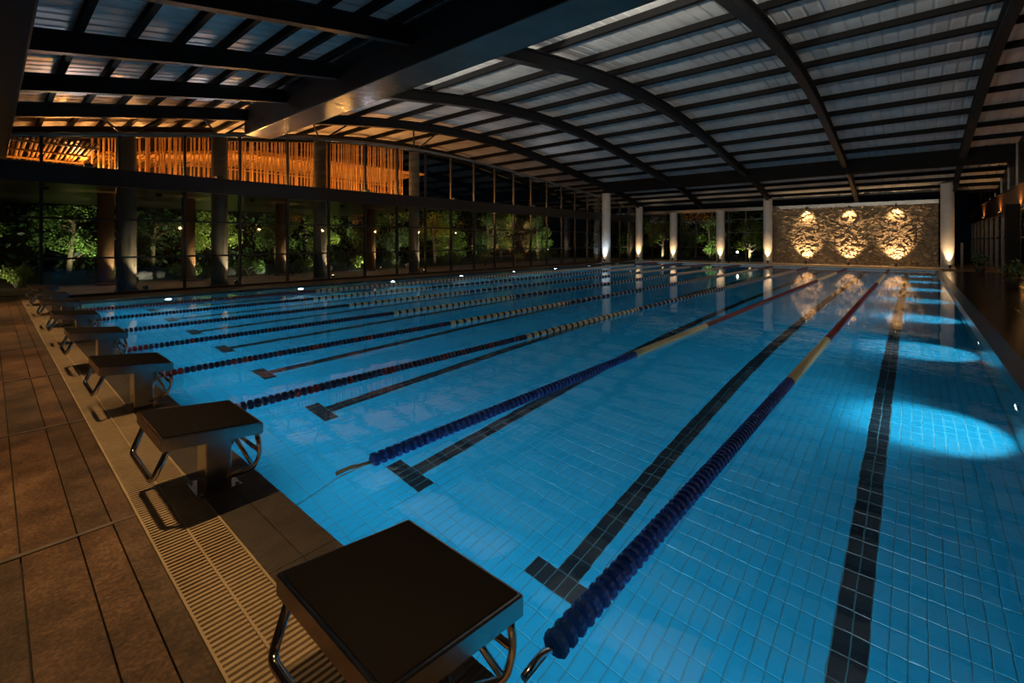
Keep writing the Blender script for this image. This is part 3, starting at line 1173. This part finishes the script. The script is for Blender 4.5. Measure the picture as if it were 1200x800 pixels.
def pool_lamp(loc, d, power, label, group, angle=130, beam=0):
    r = empty('pool_lamp', loc, label, 'lamp', group)
    r.rotation_euler = Vector(d).to_track_quat('Z', 'Y').to_euler()
    bm = bmesh.new()
    bm_lathe(bm, [(0.16, 0.0), (0.16, 0.02), (0.13, 0.03), (0.115, 0.015)], 20)
    to_obj('bezel', bm, M['steel'], r, True)
    bm = bmesh.new()
    bm_lathe(bm, [(0.11, 0.016), (0.11, 0.022)], 20)
    to_obj('lens', bm, M['lens_pool'], r)
    light('SPOT', r, (0, 0, 0.08), power, POOLW, (0, 0, 1), angle, 0.9, 0.09)
    if beam:                                       # a second, narrow bulb tilted at the floor
        q = r.rotation_euler.to_quaternion().inverted()
        light('SPOT', r, (0, 0, 0.08), beam, (0.85, 0.95, 1.0), q @ Vector((0, d[1], -2.1)), 62, 1.0, 0.06)
    return r


side_x = [4.5 + 5.0 * i for i in range(8)]
for i, x in enumerate(side_x[1:]):
    pool_lamp((x, Y0, -0.75), (0, 1, 0), P_POOL_SIDE, f'underwater lamp on the dark deck side of the pool, {ORD[i]} from the starting end', 'pool lamps on the dark deck side', 140, P_POOL_NARROW)
for i, x in enumerate(side_x):
    pool_lamp((x, Y1, -0.75), (0, -1, 0), P_POOL_SIDE, f'underwater lamp on the glass wall side of the pool, {ORD[i]} from the starting end', 'pool lamps on the glass wall side', 140)
for k in range(9):
    y = Y0 + LANE * (k + 0.5)
    pool_lamp((X0, y, -0.8), (1, 0, 0), P_POOL_END, f'underwater pool lamp below the starting blocks, {ORD[k]} from the dark stone deck', 'pool lamps below the starting blocks', 150)

# ================================================================== DECK DOWNLIGHTS (hung from the roof)


def downlight(loc, power, color, angle, label, group, d=(0, 0, -1)):
    r = empty('downlight', loc, label, 'lamp', group)
    bm = bmesh.new()
    bm_lathe(bm, [(0.03, 0.25), (0.09, 0.22), (0.12, 0.0), (0.12, -0.03), (0.10, -0.03), (0.10, 0.0)], 16)
    to_obj('housing', bm, M['lamp_body'], r, True)
    bm = bmesh.new()
    bm_lathe(bm, [(0.098, -0.005), (0.098, 0.0)], 16)
    to_obj('lens', bm, M['lens_warm'], r)
    bm = bmesh.new()
    x, y, z = loc
    bm_tube(bm, [(0, 0, 0.24), (0, 0, max(0.4, rib_z(max(x, XE)) + RIB_D - z))], 0.015, 6)
    to_obj('rod', bm, M['lamp_body'], r)
    light('SPOT', r, (0, 0, -0.05), power, color, d, angle, 0.9, 0.08)
    return r


for i, y in enumerate((0.2, 4.6, 9.0, 13.6, 18.2)):
    downlight((-0.12, y, 5.6), P_DECK, (1.0, 0.60, 0.26), 62, f'black downlight hung over the starting deck, {ORD[i]} from the dark stone deck', 'downlights over the starting deck', (0.24, 0, -1))

# added floods, set behind the cross beam to wash the underside of the roof
def flood(loc, d, power, color, label, group):
    r = empty('added_roof_flood', loc, label, 'lamp', group)
    bm = bmesh.new()
    bm_box(bm, (-0.06, -0.14, -0.09), (0.06, 0.14, 0.09), 0.012)
    h = to_obj('housing', bm, M['lamp_body'], r)
    sx = 1 if d[0] > 0 else -1
    bm = bmesh.new()
    bm_box(bm, (sx * 0.061 - 0.002, -0.12, -0.07), (sx * 0.061 + 0.002, 0.12, 0.07))
    to_obj('lens', bm, M['lens_warm'], r)
    bm = bmesh.new()
    bm_box(bm, (-sx * 0.13 - 0.07, -0.03, -0.03), (-sx * 0.13 + 0.07, 0.03, 0.03))
    to_obj('bracket', bm, M['lamp_body'], r)
    light('SPOT', r, (sx * 0.12, 0, 0.0), power, color, d, 125, 0.9, 0.1)


for i, y in enumerate((-0.5, 5.0, 10.5, 16.0)):
    flood((XBm1 + 0.19, y, CAMZ + 5.0), (1, 0.1, 0.5), P_ROOF * (1.5, 1.3, 1.0, 0.9)[i], (1.0, 0.90, 0.74), f'added flood on the far face of the cross beam, {ORD[i]} from the dark stone deck', 'added floods on the cross beam')
for i, x in enumerate((2.4, 6.6, 13.8, 20.2, 28.6)):  # uplights added only to brighten the roof sheets
    r = empty('added_roof_uplight', (x, YG - 0.26, 4.86), f'added roof uplight on the dark band of the glass wall, {ORD[i]} from the starting deck', 'lamp', 'added roof uplights on the glass wall')
    bm = bmesh.new()
    bm_box(bm, (-0.12, -0.09, 0.0), (0.12, 0.22, 0.1), 0.012)
    to_obj('housing', bm, M['lamp_body'], r)
    bm = bmesh.new()
    bm_box(bm, (-0.1, -0.06, 0.097), (0.1, 0.02, 0.1005))
    to_obj('lens', bm, M['lens_warm'], r)
    light('SPOT', r, (0, -0.04, 0.14), P_ROOF * (0.10, 0.14, 0.12, 0.12, 0.10)[i], (0.92, 0.93, 1.0), (0.05, -0.75, 0.7), 110, 1.0, 0.1)

# ================================================================== BAMBOO TERRACE BEYOND THE GLASS
terr = empty('bamboo_screen', (0, 29.2, 0), 'tall amber lit screen of hanging bamboo sticks above the terrace', 'screen')
BX0, BX1 = 3.2, 20.8


def stick(parent, p, q, r):
    bm = bmesh.new()
    bm_tube(bm, [p, Vector(p).lerp(Vector(q), 0.33), Vector(p).lerp(Vector(q), 0.66), q], [r, r * 1.12, r * 0.95, r], 6)
    return to_obj('bamboo_stick', bm, M['bamboo'], parent)


x = BX0
while x < BX1:
    for lay in range(2):
        xx = x + random.uniform(-.05, .05) + lay * 0.1
        top = CAMZ + _rib(xx) + 0.42
        bot = CAMZ + random.choice((2.45, 2.55, 2.6, 2.9, 3.2)) if lay else CAMZ + random.uniform(2.42, 2.75)
        stick(terr, (xx, random.uniform(-.05, .05) + lay * 0.45, bot), (xx + random.uniform(-.05, .05), random.uniform(-.05, .05) + lay * 0.45, top), random.uniform(0.028, 0.045))
    x += random.uniform(0.17, 0.26)
for z in (2.5, 3.3, 4.1):
    bm = bmesh.new()
    bm_tube(bm, [(BX0, 0.22, CAMZ + z), (BX1, 0.22, CAMZ + z)], 0.04, 6)
    to_obj('cross_rod', bm, M['bamboo'], terr)
tc = empty('bamboo_canopy', (0, 24.5, CAMZ + 4.6), 'amber lit canopy of bamboo sticks laid over the terrace', 'canopy')
x = -3.5
while x < 24:
    z = min(5.55, _rib(max(x, 0.4)) - 0.3) - 4.6 if x > 3.0 else -0.68
    stick(tc, (x, 0.3 if x <= 3.0 else 6.0, z + random.uniform(-.04, .04)), (x + random.uniform(-.1, .1), 12.5, z - (0.35 if x <= 3 else 0.2)), random.uniform(0.035, 0.05))
    x += random.uniform(0.13, 0.18)
for j in range(6):
    bm = bmesh.new()
    bm_tube(bm, [(-3.5, 1 + j * 2.2, -0.78 - j * 0.06), (3.0, 1 + j * 2.2, -0.78 - j * 0.06)], 0.05, 6)
    to_obj('cross_rod', bm, M['bamboo'], tc)
slab = box('ceiling_terrace', (-4, 24.6, 4.35), (21, 38.3, 4.5), M['soffit'], label='brown soffit slab over the garden path', kind='structure')
plain('slab_dark_sheet', (-4, 24.6, 4.501), (21, 38.3, 4.52), mat('near black added sheet', (0.03, 0.018, 0.01), 0.8), slab)  # thin sheet added to keep the slab top dark under the amber lamps
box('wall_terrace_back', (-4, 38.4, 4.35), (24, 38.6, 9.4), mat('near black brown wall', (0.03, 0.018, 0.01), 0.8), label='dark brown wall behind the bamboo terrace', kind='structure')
for i, (x, y, z, pw) in enumerate(((-0.5, 31, 4.9, 0.7), (2.6, 28.6, 5.2, 0.6), (5.5, 31.0, 5.0, 1), (9, 31.0, 5.0, 1), (12.5, 31.0, 5.0, 1), (16, 31.0, 5.0, 1), (19.5, 30.6, 5.0, 1.0), (9.2, 26.8, 4.95, 0.45), (14.5, 26.8, 4.95, 0.45), (19.8, 26.8, 4.95, 0.4))):  # lamps before the screen are added to warm the roof overhang and beam end
    r = empty('amber_lamp', (x, y, z), f'amber globe lamp standing {"behind" if i < 7 else "as added light before"} the bamboo, {ORD[i % 7]} from the starting deck', 'lamp', 'amber lamps by the bamboo')
    bm = bmesh.new()
    bmesh.ops.create_uvsphere(bm, u_segments=12, v_segments=8, radius=0.09)
    to_obj('globe', bm, mat('amber globe', (0.9, 0.5, 0.2), 0.4, emit=((1, 0.5, 0.15), 6)), r, True)
    bm = bmesh.new()
    bm_tube(bm, [(0, 0, 4.52 - z), (0, 0, -0.08)], 0.015, 6)
    to_obj('stand', bm, M['lamp_body'], r)
    light('POINT', r, (0, -0.2, 0), P_BAMBOO * pw, AMBER, size=0.1)
# warm soffit lamps over the path
for i, x in enumerate((1.5, 5.2, 9.2, 14.3, 19)):
    r = empty('soffit_lamp', (x, 26.4, 4.22), f'warm soffit lamp over the garden path, {ORD[i]} from the starting deck', 'lamp', 'soffit lamps over the path')
    bm = bmesh.new()
    bm_lathe(bm, [(0.12, 0.1), (0.12, -0.02), (0.10, -0.02), (0.1, 0.02)], 14)
    to_obj('housing', bm, M['lamp_body'], r, True)
    bm = bmesh.new()
    bm_lathe(bm, [(0.098, 0.0), (0.098, 0.01)], 14)
    to_obj('lens', bm, M['lens_warm'], r)
    light('SPOT', r, (0, 0, -0.06), P_COL * 0.5, WARM, (0, 0, -1), 130, 0.8, 0.08)

# ================================================================== GARDEN


def leaves(bm, c, rad, n, size):
    for _ in range(n):
        d = Vector((random.gauss(0, 1), random.gauss(0, 1), random.gauss(0, .8)))
        d = d.normalized() * (random.random() ** 0.4)
        p = Vector(c) + Vector((d.x * rad[0], d.y * rad[1], d.z * rad[2]))
        u = Vector((random.gauss(0, 1), random.gauss(0, 1), random.gauss(0, 1))).normalized()
        w_ = u.cross(Vector((random.gauss(0, 1), random.gauss(0, 1), random.gauss(0, 1)))).normalized()
        s = size * random.uniform(0.6, 1.3)
        bm.faces.new([bm.verts.new(p + u * s), bm.verts.new(p + w_ * s * 0.5), bm.verts.new(p - u * s), bm.verts.new(p - w_ * s * 0.5)])


def tree(x, y, h, cr, m, label, name='tree', n=2600, size=0.085):
    r = empty(name, (x, y, 0.0), label, 'tree', 'trees in the garden')
    bm = bmesh.new()
    lean = random.uniform(-.4, .4)
    bm_tube(bm, [(0, 0, -0.05), (lean * .3, 0.05, h * .3), (lean * .7, 0, h * .6), (lean, 0.1, h * .9)], [0.17, 0.13, 0.09, 0.04], 8)
    to_obj('trunk', bm, M['bark'], r, True)
    bm = bmesh.new()
    fb = bmesh.new()
    for q in range(10):
        a = random.uniform(0, 6.28)
        zb = h * random.uniform(.12, .75)
        e = Vector((math.cos(a) * cr * .75, math.sin(a) * cr * .75, zb + random.uniform(.2, 1.0)))
        bm_tube(bm, [(lean * zb / h, 0, zb), e * 0.5 + Vector((0, 0, zb * .52)), e], [0.06, 0.04, 0.02], 6)
        leaves(fb, e, (cr * .55, cr * .55, cr * .45), n // 8, size)
    leaves(fb, (lean, 0, h * .85), (cr * .7, cr * .7, cr * .6), n // 8, size)
    to_obj('branches', bm, M['bark'], r, True)
    to_obj('foliage', fb, m, r, kind='stuff')
    return r


def shrub(x, y, h, m, label):
    r = empty('shrub', (x, y, 0.0), label, 'shrub', 'shrubs in the garden')
    fb = bmesh.new()
    bm = bmesh.new()
    for q in range(5):
        a = random.uniform(0, 6.28)
        e = (math.cos(a) * h * .5, math.sin(a) * h * .5, h * random.uniform(.5, .9))
        bm_tube(bm, [(0, 0, 0), (e[0] * .4, e[1] * .4, e[2] * .6), e], [0.03, 0.02, 0.01], 5)
        leaves(fb, e, (h * .4, h * .4, h * .4), 170, 0.065)
    to_obj('stems', bm, M['bark'], r)
    to_obj('foliage', fb, m, r, kind='stuff')


kinds = [('leaf2', 'yellow green leafy'), ('leaf1', 'mid green leafy'), ('leaf3', 'dark green leafy')]
spots = [(-1.2, 40.6, 4.4, 1.5, 0), (3.4, 41.4, 4.8, 1.5, 1), (7.6, 40.6, 4.4, 1.5, 2), (11.8, 41.4, 4.8, 1.5, 0), (16.0, 40.6, 4.6, 1.5, 1), (20.2, 41.4, 4.8, 1.5, 0),
         (24.4, 40.4, 5.0, 1.5, 1), (23.6, 34.6, 5.0, 1.4, 2), (27.2, 33.4, 5.0, 1.35, 0), (30.8, 35.4, 5.2, 1.4, 1), (34.4, 33.4, 5.0, 1.35, 2), (38.4, 35.4, 5.2, 1.5, 0), (43, 33.6, 5.2, 1.4, 1),
         (52.6, 22.4, 4.8, 1.35, 0), (56.5, 27, 5.4, 1.5, 1), (55.5, 18, 5.0, 1.4, 1), (52.8, 13, 4.6, 1.3, 0), (61, 21.5, 6.0, 1.6, 2)]
where = ['behind the first brown column on the path', 'between the first two brown columns', 'behind the second brown column', 'between second and third brown columns', 'behind the third brown column', 'between third and fourth brown columns',
         'just past the fourth brown column', 'past the end of the bamboo screen', 'beside the middle of the glass wall', 'further along the glass wall', 'near the white column', 'beyond the white column', 'outside the far glass corner',
         'outside the far corner column', 'far beyond the corner column', 'between two far columns', 'close to the stone wall end', 'tall and far behind the far glass']
for (x, y, h, cr, k), wh in zip(spots, where):
    tree(x, y, h, cr, M[kinds[k][0]], f'{kinds[k][1]} garden tree {wh}')
sh = [(0.8, 30.6, .9, 0), (4.2, 31.2, 1.0, 1), (7.3, 30.8, .9, 0), (10.6, 31, 1.1, 1), (13.6, 30.5, .9, 0), (17.0, 30.6, 1.3, 0), (20.2, 30.2, 1.1, 1), (24.2, 27.6, 1.0, 0), (28, 27.6, 1.1, 1), (32, 27.5, .9, 0), (36.5, 27.4, 1.2, 1), (51.5, 19.8, 1.0, 0), (51.2, 15.5, .9, 1), (51.0, 10.9, .7, 0)]
for i, (x, y, h, k) in enumerate(sh):
    shrub(x, y, h, M[kinds[k][0]], f'low {kinds[k][1]} shrub by the path, {ORD[i]} from the starting deck')
# tall dark hedges closing the garden
for i, (xa, ya, xb, yb, h) in enumerate(((-12, 45.5, 25, 45.5, 5.5), (28, 45.5, 60, 45.5, 6.5), (66, -2.5, 66, 40, 6.5))):
    r = empty('hedge', ((xa + xb) / 2, (ya + yb) / 2, 0), ['tall dark hedge behind the bamboo terrace', 'tall dark hedge behind the garden trees past the terrace', 'tall dark hedge closing the garden beyond the far glass'][i], 'hedge', 'dark hedges')
    fb = bmesh.new()
    hx, hy = abs(xb - xa) / 2 + .6, abs(yb - ya) / 2 + .6
    for _ in range(9000):
        c = Vector((random.uniform(-hx, hx), random.uniform(-hy, hy), h * random.random()))
        leaves(fb, c, (0.05, 0.05, 0.05), 1, 0.22)
    to_obj('foliage', fb, M['leaf3'], r, kind='stuff')
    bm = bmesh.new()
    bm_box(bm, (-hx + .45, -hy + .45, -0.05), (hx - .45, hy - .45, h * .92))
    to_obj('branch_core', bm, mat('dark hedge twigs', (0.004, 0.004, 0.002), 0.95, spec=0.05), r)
# rocks
for i, (x, y, s) in enumerate(((5.7, 32.2, .42), (6.5, 33.0, .35), (9.9, 32.2, .4), (11.6, 31.9, .3), (16, 31.6, .35), (21.6, 29.6, .4))):
    bm = bmesh.new()
    bmesh.ops.create_icosphere(bm, subdivisions=2, radius=s)
    for v in bm.verts:
        v.co *= random.uniform(.8, 1.15)
        v.co.z *= .7
    to_obj('garden_rock', bm, M['rock'], None, False, (x, y, s * .45), label=f'pale garden rock among the shrubs, {ORD[i]} from the starting deck', cat='rock', group='garden rocks')

# garden lamps
gl = [(-0.4, 37.6), (4.0, 38.2), (8.6, 37.8), (12.4, 38.2), (16.6, 37.8), (20.8, 38.4), (23.4, 31.6), (27.5, 30.2), (31.6, 29.3), (36, 30), (41.5, 28.5), (51.6, 22.5), (52.2, 17.0), (51.8, 13.3)]
for i, (x, y) in enumerate(gl):
    d = (0.1, 1.0, 0.62) if y > 24 else (1.0, 0.1, 0.7)
    uplight((x, y, 0.0), d, P_GARDEN * (0.35, 1.6, 0.8, 1.9, 0.5, 1.5, 0.9)[i % 7], (1.0, 0.96, 0.6), 76, f'garden spotlight on the lawn under the trees, {ORD[i]} from the starting deck', 'garden spotlights')

for i, x in enumerate((0.2, 4.9, 7.9, 11.2, 14.4, 17.8, 21.0)):
    uplight((x, 29.42, 0.06), (0.1, 1.0, 0.32), P_COL * (0.5, 1.3, 0.4, 1.0, 0.6, 1.3, 0.8)[i], (1.0, 0.96, 0.78), 100, f'low spotlight at the edge of the path facing the shrubs, {ORD[i]} from the starting deck', 'path edge spotlights')

# ================================================================== RIGHT SIDE THINGS
r = empty('pillar', (34.5, -3.75, 0.06), 'square black pillar standing on the dark stone deck', 'pillar')
bm = bmesh.new()
bm_box(bm, (-0.3, -0.25, 0), (0.3, 0.25, 3.95), 0.02)
to_obj('shaft', bm, M['purlin'], r)
bm = bmesh.new()
bm_box(bm, (-0.36, -0.31, 0), (0.36, 0.31, 0.1), 0.01)
to_obj('foot', bm, M['steel_dark'], r)
for i, x in enumerate((12, 19, 26, 33, 40, 47, 54)):
    r = empty('ceiling_lamp', (x, -6.6, 3.6), f'warm pendant lamp behind the glazed doors, {ORD[i]} from the starting end', 'lamp', 'pendant lamps in the side room')
    bm = bmesh.new()
    bm_lathe(bm, [(0.18, -0.12), (0.1, 0.05), (0.03, 0.12)], 14)
    to_obj('lamp_shade', bm, M['lamp_body'], r, True)
    bm = bmesh.new()
    bm_lathe(bm, [(0.12, -0.15), (0.14, -0.125)], 12)
    to_obj('diffuser', bm, mat('dim pendant diffuser', (0.9, 0.7, 0.4), 0.4, emit=((1, 0.55, 0.2), 3)), r)
    bm = bmesh.new()
    bm_tube(bm, [(0, 0, 0.1), (0, 0, 1.55)], 0.01, 6)
    to_obj('cord', bm, M['lamp_body'], r)
    light('POINT', r, (0, 0, -0.25), P_ROOM, AMBER, size=0.1)
box('ceiling_side_room', (4, -9.4, 5.15), (74, -4.75, 5.25), M['wood'], label='wood ceiling of the room behind the glazed doors', kind='structure')


for i, x in enumerate((22, 29, 38, 46, 56)):
    r = empty('wall_sconce', (x, -4.40, 4.06), f'small amber sconce under the wood fascia, {ORD[i]} from the starting end', 'lamp', 'sconces under the fascia')
    bm = bmesh.new()
    bm_box(bm, (-0.08, -0.04, -0.05), (0.08, 0.08, 0.05), 0.01)
    to_obj('housing', bm, M['lamp_body'], r)
    bm = bmesh.new()
    bm_box(bm, (-0.06, -0.02, 0.05), (0.06, 0.07, 0.056))
    to_obj('lens', bm, mat('amber globe', (0.9, 0.5, 0.2), 0.4), r)
    light('SPOT', r, (0, 0.22, 0.1), 75, AMBER, (0, -0.35, 1.0), 150, 0.8, 0.05)


def potted(x, y, h, label):
    r = empty('potted_plant', (x, y, 0.06), label, 'plant', 'potted plants on the dark deck')
    bm = bmesh.new()
    bm_lathe(bm, [(0.16, 0), (0.24, 0.42), (0.25, 0.45), (0.22, 0.45), (0.2, 0.40)], 16)
    to_obj('pot', bm, M['pot'], r, True)
    fb = bmesh.new()
    leaves(fb, (0, 0, 0.45 + h * .45), (h * .4, h * .4, h * .5), 120, 0.1)
    to_obj('foliage', fb, M['leaf3'], r, kind='stuff')


for i, (x, y, h) in enumerate(((30, -3.3, .9), (26, -3.4, .8), (21, -3.3, .9), (40, -3.0, 1.1))):
    potted(x, y, h, f'dark potted plant on the polished stone deck, {ORD[i]} of the row before the doors')
r = empty('bollard', (42.5, -2.35, 0.06), 'slim grey bollard post beside the pale column on the dark deck', 'bollard')
bm = bmesh.new()
bm_lathe(bm, [(0.07, 0), (0.07, 1.9), (0.05, 1.95)], 12)
to_obj('post', bm, M['concrete'], r, True)
bm = bmesh.new()
bm_lathe(bm, [(0.12, 0), (0.12, 0.03)], 12)
to_obj('foot', bm, M['lamp_body'], r)
# far-end posts
for i, (y, h) in enumerate(((19.9, .75), (17.4, .7), (13.6, .75), (12.7, .85))):
    r = empty('bollard', (44.3, y, ZS + 0.05), f'short dark rope post on the pale far ledge, {ORD[i]} from the glass corner', 'bollard', 'rope posts on the far ledge')
    bm = bmesh.new()
    bm_lathe(bm, [(0.05, 0), (0.05, h), (0.03, h + 0.03)], 10)
    to_obj('post', bm, M['steel_dark'], r, True)
    bm = bmesh.new()
    bm_lathe(bm, [(0.10, 0), (0.10, 0.025)], 10)
    to_obj('foot', bm, M['steel_dark'], r)
r = empty('post_lamp', (45.2, 12.2, ZS + 0.05), 'small post lamp with a white globe on the far ledge', 'lamp')
bm = bmesh.new()
bm_lathe(bm, [(0.04, 0), (0.03, 0.9)], 10)
to_obj('post', bm, M['steel_dark'], r, True)
bm = bmesh.new()
bmesh.ops.create_uvsphere(bm, u_segments=12, v_segments=8, radius=0.1)
to_obj('globe', bm, mat('white globe', (0.9, 0.9, 0.9), 0.4, emit=((1, 0.95, 0.85), 8)), r, True, (0, 0, 0.98))
